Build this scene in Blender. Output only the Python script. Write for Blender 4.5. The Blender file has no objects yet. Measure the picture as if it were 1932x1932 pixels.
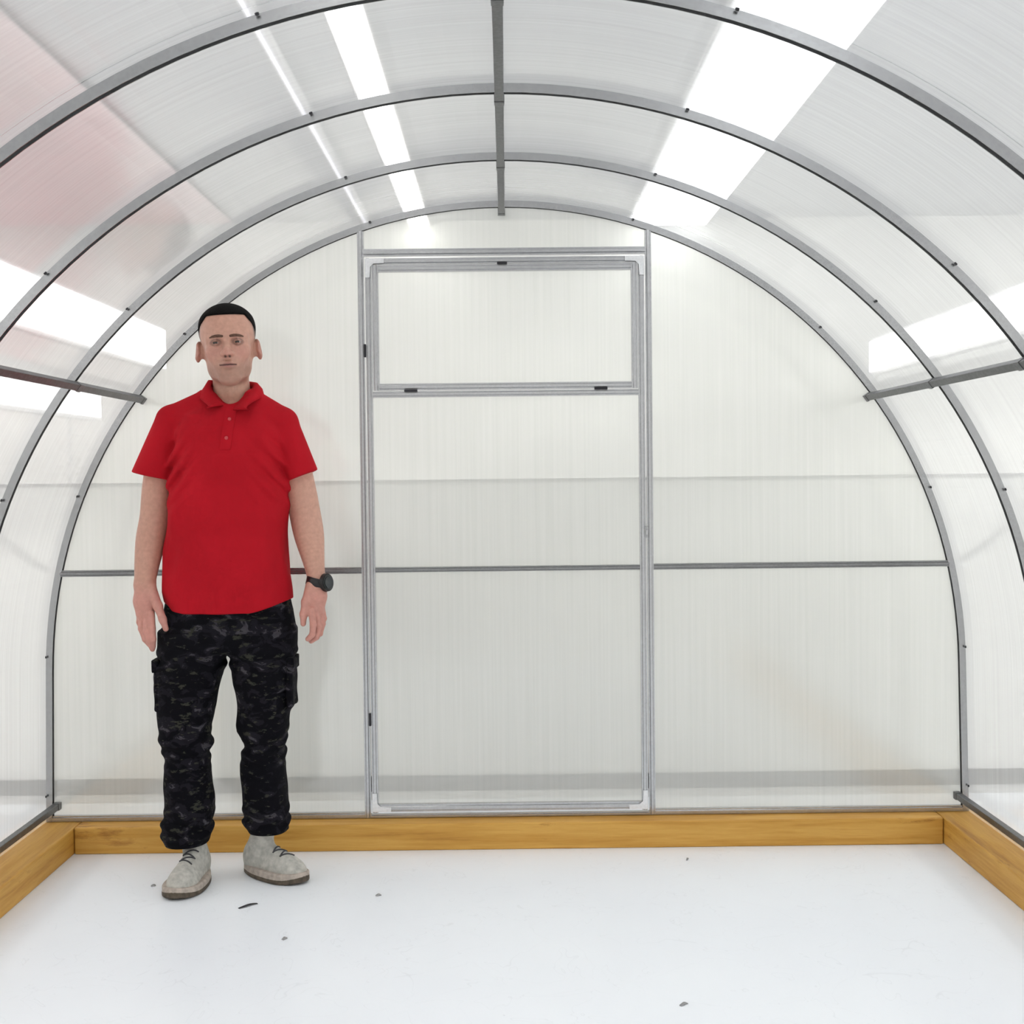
import bpy, bmesh, math, random
import numpy as np
from mathutils import Vector, Matrix
random.seed(7); np.random.seed(7)
scene = bpy.context.scene
C = scene.collection

# ------------------------------------------------------------------ camera
CX, CZ, CD = 0.0073, 1.193, 4.3496
YAW, PITCH, ROLL, FPX = -0.0037, -0.0280, 0.0110, 2555.19
def cam_dir(U, V):
    c, s = math.cos(ROLL), math.sin(ROLL)
    a, b = c*U - s*V, s*U + c*V
    x, y2, z2 = a/FPX, 1.0, -b/FPX
    c, s = math.cos(PITCH), math.sin(PITCH)
    y, z = c*y2 - s*z2, s*y2 + c*z2
    c, s = math.cos(YAW), math.sin(YAW)
    return Vector((c*x - s*y, s*x + c*y, z))
fwd = cam_dir(0, 0)
rgt = ((cam_dir(1, 0) - fwd)*FPX).normalized()
up = ((fwd - cam_dir(0, 1))*FPX).normalized()
cam_data = bpy.data.cameras.new('camera')
cam_data.sensor_width = 36.0
cam_data.lens = FPX/1932*36.0
cam_data.clip_start = 0.05
cam = bpy.data.objects.new('camera', cam_data)
M = Matrix((rgt, up, -fwd)).transposed().to_4x4()
M.translation = Vector((CX, -CD, CZ))
cam.matrix_world = M
C.objects.link(cam)
scene.camera = cam

# ------------------------------------------------------------------ world, exposure
world = bpy.data.worlds.new('world'); scene.world = world
world.use_nodes = True
bg = world.node_tree.nodes['Background']
bg.inputs[0].default_value = (0.95, 0.97, 1.0, 1); bg.inputs[1].default_value = 0.3
vs = scene.view_settings
vs.view_transform = 'Standard'; vs.look = 'None'; vs.gamma = 1.0; vs.use_curve_mapping = False
vs.exposure = 0.46
LAMP = 7.5        # radiance of the hall's light strips

# ------------------------------------------------------------------ helpers
def link(o, parent=None):
    C.objects.link(o)
    if parent is not None: o.parent = parent
    return o
def tag(o, label=None, cat=None, group=None, kind=None):
    if label: o['label'] = label
    if cat: o['category'] = cat
    if group: o['group'] = group
    if kind: o['kind'] = kind
    return o
def empty(name, loc=(0, 0, 0)):
    o = bpy.data.objects.new(name, None); o.location = loc
    o.empty_display_size = 0.1
    return link(o)
def mesh_obj(name, verts, faces, mats, parent=None, loc=(0, 0, 0), smooth=False, midx=None):
    me = bpy.data.meshes.new(name)
    me.from_pydata([tuple(v) for v in verts], [], [tuple(f) for f in faces])
    for m in (mats if isinstance(mats, (list, tuple)) else [mats]): me.materials.append(m)
    if smooth:
        me.polygons.foreach_set('use_smooth', [True]*len(me.polygons))
    if midx is not None: me.polygons.foreach_set('material_index', midx)
    me.update()
    o = bpy.data.objects.new(name, me); o.location = loc
    return link(o, parent)
BOXF = [(0,3,2,1),(4,5,6,7),(0,1,5,4),(1,2,6,5),(2,3,7,6),(3,0,4,7)]
def box(name, x0, x1, y0, y1, z0, z1, mat, parent=None, bevel=0.0, off=(0, 0, 0)):
    """axis aligned box; coordinates are in the parent's frame"""
    cx, cy, cz = (x0+x1)/2, (y0+y1)/2, (z0+z1)/2
    hx, hy, hz = (x1-x0)/2, (y1-y0)/2, (z1-z0)/2
    vs_ = [(-hx,-hy,-hz),(hx,-hy,-hz),(hx,hy,-hz),(-hx,hy,-hz),(-hx,-hy,hz),(hx,-hy,hz),(hx,hy,hz),(-hx,hy,hz)]
    o = mesh_obj(name, vs_, BOXF, mat, parent, (cx-off[0], cy-off[1], cz-off[2]))
    if bevel:
        bm = bmesh.new(); bm.from_mesh(o.data)
        bmesh.ops.bevel(bm, geom=bm.edges[:], offset=bevel, segments=2, profile=0.5, affect='EDGES')
        bm.to_mesh(o.data); bm.free()
    return o

# ------------------------------------------------------------------ materials
def mat_new(name):
    m = bpy.data.materials.new(name); m.use_nodes = True
    nt = m.node_tree; nt.nodes.clear()
    out = nt.nodes.new('ShaderNodeOutputMaterial')
    return m, nt, out
def N(nt, kind, **kw):
    n = nt.nodes.new('ShaderNode'+kind)
    for k, v in kw.items():
        if k in n.inputs: n.inputs[k].default_value = v
        else: setattr(n, k, v)
    return n
def L(nt, a, ao, b, bi):
    nt.links.new(a.outputs[ao], b.inputs[bi])
def coords(nt, scale=(1, 1, 1), loc=(0, 0, 0), which='Object'):
    tc = N(nt, 'TexCoord'); mp = N(nt, 'Mapping')
    mp.inputs['Scale'].default_value = scale; mp.inputs['Location'].default_value = loc
    L(nt, tc, which, mp, 'Vector')
    return mp
def ramp(nt, stops):
    r = N(nt, 'ValToRGB')
    el = r.color_ramp.elements
    while len(el) > 1: el.remove(el[-1])
    el[0].position = stops[0][0]; el[0].color = (*stops[0][1], 1)
    for p, c in stops[1:]:
        e = el.new(p); e.color = (*c, 1)
    return r
def g3(v): return (v, v, v)
def plain(name, col, rough=0.5, metal=0.0, nscale=40, var=0.12, bump=0.0, spec=0.5):
    m, nt, out = mat_new(name)
    b = N(nt, 'BsdfPrincipled', Roughness=rough, Metallic=metal)
    b.inputs['Specular IOR Level'].default_value = spec
    mp = coords(nt)
    no = N(nt, 'TexNoise', Scale=nscale, Detail=4.0); L(nt, mp, 'Vector', no, 'Vector')
    r = ramp(nt, [(0.3, tuple(c*(1-var) for c in col)), (0.7, tuple(min(1, c*(1+var)) for c in col))])
    L(nt, no, 'Fac', r, 'Fac'); L(nt, r, 'Color', b, 'Base Color')
    if bump:
        bu = N(nt, 'Bump', Strength=bump, Distance=0.002); L(nt, no, 'Fac', bu, 'Height'); L(nt, bu, 'Normal', b, 'Normal')
    L(nt, b, 'BSDF', out, 'Surface')
    return m

def polycarbonate(name, axis, clear=0.42, vary=0.1, rough=0.16, tint=(1, 1, 1), ior=1.58):
    """translucent twin-wall sheet, inner skin; channels run across `axis` (0 = x, 1 = y)"""
    m, nt, out = mat_new(name)
    sc = [1.2, 1.2, 1.2]; sc[axis] = 90.0
    mp = coords(nt, tuple(sc))
    no = N(nt, 'TexNoise', Scale=1.0, Detail=3.0, Roughness=0.6); L(nt, mp, 'Vector', no, 'Vector')
    mr = N(nt, 'MapRange'); mr.inputs['From Min'].default_value = 0.3; mr.inputs['From Max'].default_value = 0.7
    mr.inputs['To Min'].default_value = clear-vary; mr.inputs['To Max'].default_value = clear+vary
    L(nt, no, 'Fac', mr, 'Value')
    bu = N(nt, 'Bump', Strength=0.10, Distance=0.0006); L(nt, no, 'Fac', bu, 'Height')
    tl = N(nt, 'BsdfTranslucent', Color=(0.93*tint[0], 0.935*tint[1], 0.93*tint[2], 1))
    df = N(nt, 'BsdfDiffuse', Color=(0.86*tint[0], 0.865*tint[1], 0.86*tint[2], 1))
    tr = N(nt, 'BsdfTransparent', Color=(0.94*tint[0], 0.945*tint[1], 0.945*tint[2], 1))
    gl = N(nt, 'BsdfGlossy', Color=(1, 1, 1, 1), Roughness=rough); L(nt, bu, 'Normal', gl, 'Normal')
    m1 = N(nt, 'MixShader', Fac=0.35); nt.links.new(tl.outputs[0], m1.inputs[1]); nt.links.new(df.outputs[0], m1.inputs[2])
    m2 = N(nt, 'MixShader'); L(nt, mr, 'Result', m2, 'Fac'); nt.links.new(m1.outputs[0], m2.inputs[1]); nt.links.new(tr.outputs[0], m2.inputs[2])
    fr = N(nt, 'Fresnel', IOR=ior)
    m3 = N(nt, 'MixShader'); L(nt, fr, 'Fac', m3, 'Fac'); nt.links.new(m2.outputs[0], m3.inputs[1]); nt.links.new(gl.outputs[0], m3.inputs[2])
    nt.links.new(m3.outputs[0], out.inputs['Surface'])
    return m
def clear_skin(name):
    m, nt, out = mat_new(name)
    tr = N(nt, 'BsdfTransparent', Color=(0.97, 0.975, 0.975, 1)); gl = N(nt, 'BsdfGlossy', Roughness=0.15)
    mp = coords(nt, (30, 30, 30)); no = N(nt, 'TexNoise', Scale=1.0); L(nt, mp, 'Vector', no, 'Vector')
    mr = N(nt, 'MapRange'); mr.inputs['To Min'].default_value = 0.03; mr.inputs['To Max'].default_value = 0.06; L(nt, no, 'Fac', mr, 'Value')
    mx = N(nt, 'MixShader'); L(nt, mr, 'Result', mx, 'Fac'); nt.links.new(tr.outputs[0], mx.inputs[1]); nt.links.new(gl.outputs[0], mx.inputs[2])
    nt.links.new(mx.outputs[0], out.inputs['Surface'])
    return m
M_PC_ROOF = polycarbonate('polycarbonate_roof', 1, 0.58, 0.025, 0.16, ior=1.8)
M_PC_WALL = polycarbonate('polycarbonate_gable', 0, 0.46, 0.02, 0.13, (0.97, 0.975, 0.935), 2.0)
M_SKIN_OUT = clear_skin('polycarbonate_outer_skin')

def galvanised(name, base=0.42, rough=0.38, spots=0.25):
    m, nt, out = mat_new(name)
    b = N(nt, 'BsdfPrincipled', Roughness=rough, Metallic=0.85)
    mp = coords(nt, (14, 14, 14))
    no = N(nt, 'TexNoise', Scale=3.0, Detail=5.0); L(nt, mp, 'Vector', no, 'Vector')
    vo = N(nt, 'TexVoronoi', Scale=9.0); L(nt, mp, 'Vector', vo, 'Vector')
    ad = N(nt, 'Math', operation='MULTIPLY'); L(nt, no, 'Fac', ad, 0); L(nt, vo, 'Distance', ad, 1)
    r = ramp(nt, [(0.05, (base*(1-spots), base*(1-spots)*1.01, base*(1-spots)*1.03)), (0.45, (base*(1+spots), base*(1+spots)*1.01, base*(1+spots)*1.03))])
    L(nt, ad, 'Value', r, 'Fac'); L(nt, r, 'Color', b, 'Base Color')
    L(nt, b, 'BSDF', out, 'Surface')
    return m
M_STEEL = galvanised('galvanised_steel', 0.40, 0.24, 0.06)
M_ALU = galvanised('bright_zinc_profile', 0.52, 0.26, 0.06)
M_BRIGHT = galvanised('bright_bracket', 0.80, 0.35, 0.05)
M_STEEL_MID = galvanised('grey_steel_crossbar', 0.26, 0.3, 0.08)
M_STEEL_DARK = galvanised('weathered_steel', 0.16, 0.42, 0.15)
M_DARK = plain('blackened_metal', (0.035, 0.035, 0.04), 0.45, 0.6)
M_CAP = plain('dark_tube_end', (0.03, 0.03, 0.035), 0.7)

def timber(name, axis):
    m, nt, out = mat_new(name)
    b = N(nt, 'BsdfPrincipled', Roughness=0.55)
    sc = [22.0, 22.0, 22.0]; sc[axis] = 1.3
    mp = coords(nt, tuple(sc))
    no = N(nt, 'TexNoise', Scale=1.6, Detail=6.0, Roughness=0.65); L(nt, mp, 'Vector', no, 'Vector')
    r = ramp(nt, [(0.25, (0.36, 0.155, 0.018)), (0.42, (0.55, 0.28, 0.042)), (0.60, (0.66, 0.37, 0.075)), (0.8, (0.48, 0.21, 0.028))])
    L(nt, no, 'Fac', r, 'Fac')
    # knots and dark cracks
    sc2 = [9.0, 9.0, 9.0]; sc2[axis] = 2.2
    mp2 = coords(nt, tuple(sc2), (3.1, 1.7, 0.4)); n2 = N(nt, 'TexNoise', Scale=1.0, Detail=7.0, Roughness=0.7); L(nt, mp2, 'Vector', n2, 'Vector')
    r2 = ramp(nt, [(0.60, g3(1.0)), (0.68, (0.55, 0.42, 0.30)), (0.74, (0.22, 0.14, 0.09))])
    L(nt, n2, 'Fac', r2, 'Fac')
    mx = N(nt, 'MixRGB', blend_type='MULTIPLY'); mx.inputs[0].default_value = 0.9
    L(nt, r, 'Color', mx, 1); L(nt, r2, 'Color', mx, 2)
    L(nt, mx, 'Color', b, 'Base Color')
    bu = N(nt, 'Bump', Strength=0.3, Distance=0.002); L(nt, no, 'Fac', bu, 'Height'); L(nt, bu, 'Normal', b, 'Normal')
    L(nt, b, 'BSDF', out, 'Surface')
    return m
M_TIMBER_X = timber('timber_along_x', 0)
M_TIMBER_Y = timber('timber_along_y', 1)

def floor_mat():
    m, nt, out = mat_new('white_floor_sheet')
    b = N(nt, 'BsdfPrincipled', Roughness=0.38)
    mp = coords(nt)
    n1 = N(nt, 'TexNoise', Scale=1.4, Detail=3.0); L(nt, mp, 'Vector', n1, 'Vector')
    r1 = ramp(nt, [(0.3, (0.87, 0.905, 0.955)), (0.7, (0.91, 0.945, 0.985))]); L(nt, n1, 'Fac', r1, 'Fac')
    n2 = N(nt, 'TexNoise', Scale=26.0, Detail=6.0, Roughness=0.75); L(nt, mp, 'Vector', n2, 'Vector')
    r2 = ramp(nt, [(0.68, g3(1.0)), (0.73, g3(0.86)), (0.78, g3(0.55))]); L(nt, n2, 'Fac', r2, 'Fac')
    # thin scratches
    n3 = N(nt, 'TexNoise', Scale=5.0, Detail=3.0, Distortion=1.2); L(nt, mp, 'Vector', n3, 'Vector')
    r3 = ramp(nt, [(0.497, g3(1.0)), (0.5, g3(0.93)), (0.503, g3(1.0))]); L(nt, n3, 'Fac', r3, 'Fac')
    m1 = N(nt, 'MixRGB', blend_type='MULTIPLY'); m1.inputs[0].default_value = 1.0; L(nt, r1, 'Color', m1, 1); L(nt, r2, 'Color', m1, 2)
    m2 = N(nt, 'MixRGB', blend_type='MULTIPLY'); m2.inputs[0].default_value = 1.0; L(nt, m1, 'Color', m2, 1); L(nt, r3, 'Color', m2, 2)
    L(nt, m2, 'Color', b, 'Base Color'); L(nt, b, 'BSDF', out, 'Surface')
    return m
M_FLOOR = floor_mat()
M_HALL = plain('hall_white_paint', (0.84, 0.84, 0.82), 0.8, 0, 2.0, 0.03)
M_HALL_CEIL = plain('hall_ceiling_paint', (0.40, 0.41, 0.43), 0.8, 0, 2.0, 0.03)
M_HALL_FLOOR = plain('hall_floor_pale', (0.6, 0.6, 0.6), 0.5, 0, 3.0, 0.05)
M_BASE = plain('grey_skirting', (0.10, 0.10, 0.105), 0.6, 0, 9.0, 0.2)
M_SEAM = plain('grey_cap', (0.42, 0.42, 0.42), 0.6, 0, 9.0, 0.1)
M_RED = plain('red_banner_cloth', (0.60, 0.45, 0.465), 0.8, 0, 4.0, 0.15)
M_HOUSING = plain('white_lamp_housing', (0.8, 0.8, 0.8), 0.5)
def emitter(name, col, strength):
    m, nt, out = mat_new(name)
    e = N(nt, 'Emission', Color=(*col, 1), Strength=strength)
    mp = coords(nt, (3, 3, 3)); no = N(nt, 'TexNoise', Scale=2.0); L(nt, mp, 'Vector', no, 'Vector')
    r = ramp(nt, [(0.0, tuple(c*0.97 for c in col)), (1.0, col)]); L(nt, no, 'Fac', r, 'Fac'); L(nt, r, 'Color', e, 'Color')
    L(nt, e, 'Emission', out, 'Surface')
    return m
M_LAMP = emitter('lamp_diffuser', (1.0, 0.985, 0.96), LAMP)
M_LAMP_SOFT = emitter('broad_lamp_diffuser', (0.97, 0.985, 1.0), LAMP*0.40)

# ------------------------------------------------------------------ the hall around the greenhouse
HZ = 2.95
HX, HY0, HY1 = 8.0, -9.0, 5.4
def slab(name, *a):
    o = box(name, *a); return o
o = box('floor', -HX, HX, HY0, HY1, -0.30, -0.012, M_HALL_FLOOR); tag(o, 'pale floor of the hall outside the greenhouse', 'floor', kind='structure')
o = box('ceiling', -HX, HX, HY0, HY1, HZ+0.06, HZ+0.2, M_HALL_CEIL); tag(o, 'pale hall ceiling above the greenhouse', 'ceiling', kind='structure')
o = box('wall_far', -HX, HX, HY1, HY1+0.2, -0.012, HZ+0.06, M_HALL); tag(o, 'white far wall of the hall beyond the end panels', 'wall', kind='structure')
o = box('wall_front', -HX, HX, HY0-0.2, HY0, -0.012, HZ+0.06, M_HALL); tag(o, 'white hall wall behind the viewer', 'wall', kind='structure')
o = box('wall_left', -HX-0.2, -HX, HY0, HY1, -0.012, HZ+0.06, M_HALL); tag(o, 'white hall wall on the left outside the greenhouse', 'wall', kind='structure')
o = box('wall_right', HX, HX+0.2, HY0, HY1, -0.012, HZ+0.06, M_HALL); tag(o, 'white hall wall on the right outside the greenhouse', 'wall', kind='structure')
# low partition that stands behind the greenhouse
o = box('wall_partition', -6, 6, 0.80, 0.86, -0.012, 1.165, M_HALL); tag(o, 'low white partition standing behind the end wall', 'partition', kind='structure')
o = box('baseboard_partition', -6, 6, 0.785, 0.80, -0.012, 0.045, M_BASE); tag(o, 'dark grey skirting along the foot of the low partition', 'baseboard', kind='structure')
o = box('trim_1', -6, 6, 0.792, 0.868, 1.165, 1.175, M_SEAM); tag(o, 'thin grey cap along the top of the low partition', 'trim', kind='structure')
def light_strip(x0, x1, label, lm=None, y0=-8.5, y1=5.35, z=HZ):
    r = empty('light_strip', ((x0+x1)/2, (y0+y1)/2, z+0.06))
    off = ((x0+x1)/2, (y0+y1)/2, z+0.06)
    box('housing', x0-0.02, x1+0.02, y0-0.02, y1+0.02, z+0.02, z+0.06, M_HOUSING, r, off=off)
    box('diffuser', x0, x1, y0, y1, z, z+0.02, lm or M_LAMP, r, off=off)
    tag(r, label, 'ceiling light', 'long light strips under the hall ceiling')
DZ = HZ - CZ
light_strip(0.513*DZ, 0.823*DZ, 'broad white light strip seen through the roof right of the ridge', M_LAMP_SOFT)
light_strip(-0.372*DZ, -0.305*DZ, 'narrow white light strip seen through the roof left of the ridge')
light_strip(-0.549*DZ, -0.545*DZ, 'hair-thin pale light line left of the narrow roof light', emitter('thin_line_diffuser', (0.93, 0.92, 1.0), 1.3))
light_strip(-3.2*DZ, -2.7*DZ, 'added unseen fill strip under the hall ceiling left of the greenhouse')  # added out of view to lift the light on the left side sheets
light_strip(2.7*DZ, 3.2*DZ, 'added unseen fill strip under the hall ceiling right of the greenhouse')  # its twin, also added unseen, brightens the right side sheets
M_LAMP_LOW = emitter('low_lamp_diffuser', (1.0, 0.99, 0.985), LAMP*0.22)
def wall_lamp(x, z0, z1, side, label, mat, ye):
    r = empty('light_strip', (x, 0.0, (z0+z1)/2)); off = (x, 0.0, (z0+z1)/2)
    box('housing', min(x+side*0.012, x+side*0.08), max(x+side*0.012, x+side*0.08), -8.72, ye+0.02, z0-0.02, z1+0.02, M_HOUSING, r, off=off)
    box('diffuser', min(x, x+side*0.012), max(x, x+side*0.012), -8.70, ye, z0, z1, mat, r, off=off)
    for yy in (-8.4, -2.0, ye-0.3):      # floor stands that carry the strip
        box('stand', x+side*0.09-0.010, x+side*0.09+0.010, yy-0.010, yy+0.010, -0.012, z1, M_HOUSING, r, off=off)
    tag(r, label, 'strip light', 'light strips standing beside the greenhouse')
M_LAMP_SIDE = emitter('side_lamp_diffuser', (1.0, 0.99, 0.965), LAMP*0.42)
wall_lamp(-2.3, 1.935, 2.195, -1, 'white light band glowing through the left side above the purlin', M_LAMP_SIDE, 4.9)
wall_lamp(-2.3, 1.54, 1.70, -1, 'lower white light band glowing through the left side below the purlin', M_LAMP_LOW, 3.4)
wall_lamp(2.3, 1.81, 2.00, 1, 'white light band glowing through the right side above the purlin', M_LAMP_SIDE, 4.2)
o = box('hanging_banner', -2.1*DZ, -1.08*DZ, -3.0, 5.2, HZ+0.02, HZ+0.03, M_RED)
tag(o, 'red banner under the hall ceiling, a pink blur through the left roof', 'banner')

# ------------------------------------------------------------------ greenhouse floor and timber base
o = box('floor', -1.9, 1.9, -4.6, 0.6, -0.011, 0.0, M_FLOOR); tag(o, 'scuffed white floor sheet inside the greenhouse', 'floor', kind='structure')
def beam(x0, x1, y0, y1, z1, mat, label):
    b = box('timber_beam', x0, x1, y0, y1, 0.0, z1, mat, bevel=0.004)
    tag(b, label, 'beam', 'timber beams under the greenhouse frame'); return b
TZ = 0.085
beam(-1.378, 1.385, -0.075, 0.06, TZ, M_TIMBER_X, 'orange timber beam lying below the door and end wall')
beam(-1.53, -1.380, -4.10, 0.06, TZ, M_TIMBER_Y, 'orange timber beam running along the floor under the left side')
beam(1.387, 1.53, -4.10, 0.06, TZ, M_TIMBER_Y, 'orange timber beam with dark cracks under the right side')

# ------------------------------------------------------------------ arch profile (inner edge)
PW = [1.496237, -0.032069, 0.019051, -0.008707, 0.001648]; PC = 0.55
def prof_half(n=44):
    out = []
    for i in range(n+1):
        t = i/n*1.556
        R = sum(w*t**(2*k) for k, w in enumerate(PW))
        out.append((R*math.sin(t), PC + R*math.cos(t)))
    out += [(1.4655, 0.45), (1.469, 0.25), (1.472, TZ+0.0005)]
    return out
HALF = prof_half()
PROFILE = [(-x, z) for x, z in reversed(HALF)] + HALF[1:]     # left foot -> apex -> right foot
def normals(P):
    out = []
    for i in range(len(P)):
        a = P[max(i-1, 0)]; b = P[min(i+1, len(P)-1)]
        tx, tz = b[0]-a[0], b[1]-a[1]; l = math.hypot(tx, tz)
        out.append((-tz/l, tx/l))       # outward (up at apex)
    return out
PN = normals(PROFILE)
def offset(d): return [(p[0]+n[0]*d, p[1]+n[1]*d) for p, n in zip(PROFILE, PN)]
RIB = 0.020
def arch_mesh(name, d0, d1, y0, y1, mats, parent=None, inner_idx=0, outer_idx=0, smooth=True, loc=(0, 0, 0)):
    a, b = offset(d0), offset(d1); n = len(a); v = []; f = []; mi = []
    for i in range(n):
        zb = TZ+0.0005
        A = (a[i][0], max(a[i][1], zb)); B = (b[i][0], max(b[i][1], zb))
        v += [(A[0], y0, A[1]), (A[0], y1, A[1]), (B[0], y1, B[1]), (B[0], y0, B[1])]
    for i in range(n-1):
        k, l = 4*i, 4*i+4
        for j in range(4):
            f.append((k+j, k+(j+1) % 4, l+(j+1) % 4, l+j)); mi.append(inner_idx if j == 0 else outer_idx)
    f.append((3, 2, 1, 0)); e = 4*(n-1); f.append((e, e+1, e+2, e+3)); mi += [outer_idx, outer_idx]
    o = mesh_obj(name, v, f, mats, parent, loc, midx=mi)
    bm = bmesh.new(); bm.from_mesh(o.data); bmesh.ops.recalc_face_normals(bm, faces=bm.faces[:]); bm.to_mesh(o.data); bm.free()
    return o
def rib_mesh(name, loc):
    """roll-formed channel, open towards the inside of the greenhouse"""
    sec = [(0, 0), (0, 0.0022), (0.015, 0.0022), (0.015, 0.0178), (0, 0.0178), (0, 0.020), (RIB, 0.020), (RIB, 0)]
    P = [offset(d) for d, _ in sec]; n = len(PROFILE); m = len(sec); v = []; f = []
    for i in range(n):
        for j, (d, y) in enumerate(sec): v.append((P[j][i][0], y, max(P[j][i][1], TZ+0.0005)))
    for i in range(n-1):
        for j in range(m): f.append((m*i+j, m*i+(j+1) % m, m*i+m+(j+1) % m, m*i+m+j))
    f += [tuple(range(m-1, -1, -1)), tuple(range(m*(n-1), m*n))]
    o = mesh_obj(name, v, f, M_STEEL, None, loc)
    bm = bmesh.new(); bm.from_mesh(o.data); bmesh.ops.recalc_face_normals(bm, faces=bm.faces[:]); bm.to_mesh(o.data); bm.free()
    return o
S = 0.65
def at_height(z, side):
    for (xa, za), (xb, zb) in zip(HALF[:-1], HALF[1:]):
        if zb <= z <= za: return side*(xa + (xb-xa)*(za-z)/(za-zb)), z
    return side*HALF[-1][0], z
def screw_mesh():
    bm = bmesh.new()
    bmesh.ops.create_cone(bm, cap_ends=True, segments=8, radius1=0.0042, radius2=0.0034, depth=0.004)
    me = bpy.data.meshes.new('screw'); bm.to_mesh(me); bm.free(); me.materials.append(M_DARK); return me
SCREW = screw_mesh()
RIB_LABELS = ['steel arch framing the end wall around the door', 'second steel arch counted from the end wall', 'third steel arch counted from the end wall',
              'fourth steel arch from the end wall, cut by the top edge', 'fifth steel arch from the end wall', 'sixth steel arch from the end wall', 'steel arch at the open front end']
NIDX = {round(p[0], 6): n for p, n in zip(PROFILE, PN)}
for k in range(7):
    y = -S*k
    r = rib_mesh('arch_rib', (0, y, 0))
    tag(r, RIB_LABELS[k], 'arch', 'galvanised greenhouse arches')
    for side in (-1, 1):
        for z in (0.17, 0.62, 1.13, 1.64, 1.985):
            x, zz = at_height(z, side)
            i = min(range(len(PROFILE)), key=lambda q: abs(PROFILE[q][0]-x)+abs(PROFILE[q][1]-zz)); n = PN[i]
            s = bpy.data.objects.new('screw', SCREW); link(s, r)
            s.location = (x+n[0]*(RIB-0.0035), -0.009, zz+n[1]*(RIB-0.0035))
            s.rotation_euler = (0, math.atan2(-n[0], -n[1]), 0)
# polycarbonate cover: two sheets, each 2.1 m wide, bent over the arches
cov = empty('ceiling', (0, 0, 0)); tag(cov, 'translucent ribbed polycarbonate cover bent over the arches', 'greenhouse cover', kind='structure')
arch_mesh('polycarbonate_sheet', RIB+0.0005, RIB+0.0045, -1.985, 0.025, [M_PC_ROOF, M_SKIN_OUT], cov, 0, 1)
arch_mesh('polycarbonate_sheet', RIB+0.0005, RIB+0.0045, -3.95, -1.987, [M_PC_ROOF, M_SKIN_OUT], cov, 0, 1)

# purlins and rails
def purlin(x, z, y0, y1, rot, label, w=0.020):
    t = empty('purlin', (x, 0, z)); t.rotation_euler = (0, rot, 0)
    h = w/2
    box('tube', -h, h, y0, y1, -h, h, M_STEEL_DARK, t, bevel=0.0015)
    box('end_cap', -h*0.86, h*0.86, y1-0.0005, y1+0.0015, -h*0.86, h*0.86, M_CAP, t)
    for k in range(6):                      # clamp where it crosses an arch
        box('clamp', -h-0.0015, h+0.0015, -S*k-0.004, -S*k+0.024, -h-0.0015, h-0.002, M_STEEL_DARK, t)
    tag(t, label, 'purlin', 'straight tubes tying the arches together'); return t
purlin(0.0, 2.045-0.0115, -3.93, 0.032, 0, 'steel ridge tube running under the top of the arches')
def side_purlin(side, z, y1, label, dz=0):
    x, zz = at_height(z, side)
    i = min(range(len(PROFILE)), key=lambda q: abs(PROFILE[q][0]-x)+abs(PROFILE[q][1]-zz)); n = PN[i]
    purlin(x-n[0]*0.0112, zz-n[1]*0.0112, -3.93, y1, math.atan2(n[0], n[1]), label)
side_purlin(-1, 1.452, 0.032, 'steel tube crossing the left arches at shoulder height')
side_purlin(1, 1.436, 0.032, 'steel tube crossing the right arches at shoulder height')
side_purlin(-1, 0.135, 0.032, 'low steel rail along the foot of the left arches')
side_purlin(1, 0.135, 0.032, 'low steel rail along the foot of the right arches')

def bar(name, x0, x1, y0, y1, z0, z1, mat, parent=None, bevel=0.0, off=(0, 0, 0)):
    """rolled hat profile: flat flanges and a raised rib facing the viewer (-y)"""
    vert = (z1-z0) > (x1-x0)
    w = (x1-x0) if vert else (z1-z0); l0, l1 = (z0, z1) if vert else (x0, x1); c = (x0+x1)/2 if vert else (z0+z1)/2
    sec = [(-0.5*w, y1), (-0.5*w, y0+0.003), (-0.30*w, y0+0.003), (-0.20*w, y0-0.002), (0.20*w, y0-0.002), (0.30*w, y0+0.003), (0.5*w, y0+0.003), (0.5*w, y1)]
    mid = ((x0+x1)/2, (y0+y1)/2, (z0+z1)/2); v = []
    for l in (l0, l1):
        for a, y in sec: v.append(((c+a if vert else l)-mid[0], y-mid[1], (l if vert else c+a)-mid[2]))
    n = len(sec); f = [(i, (i+1) % n, n+(i+1) % n, n+i) for i in range(n)]+[tuple(range(n-1, -1, -1)), tuple(range(n, 2*n))]
    o = mesh_obj(name, v, f, mat, parent, tuple(mid[i]-off[i] for i in range(3)))
    bm = bmesh.new(); bm.from_mesh(o.data); bmesh.ops.recalc_face_normals(bm, faces=bm.faces[:]); bm.to_mesh(o.data); bm.free()
    return o
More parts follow.
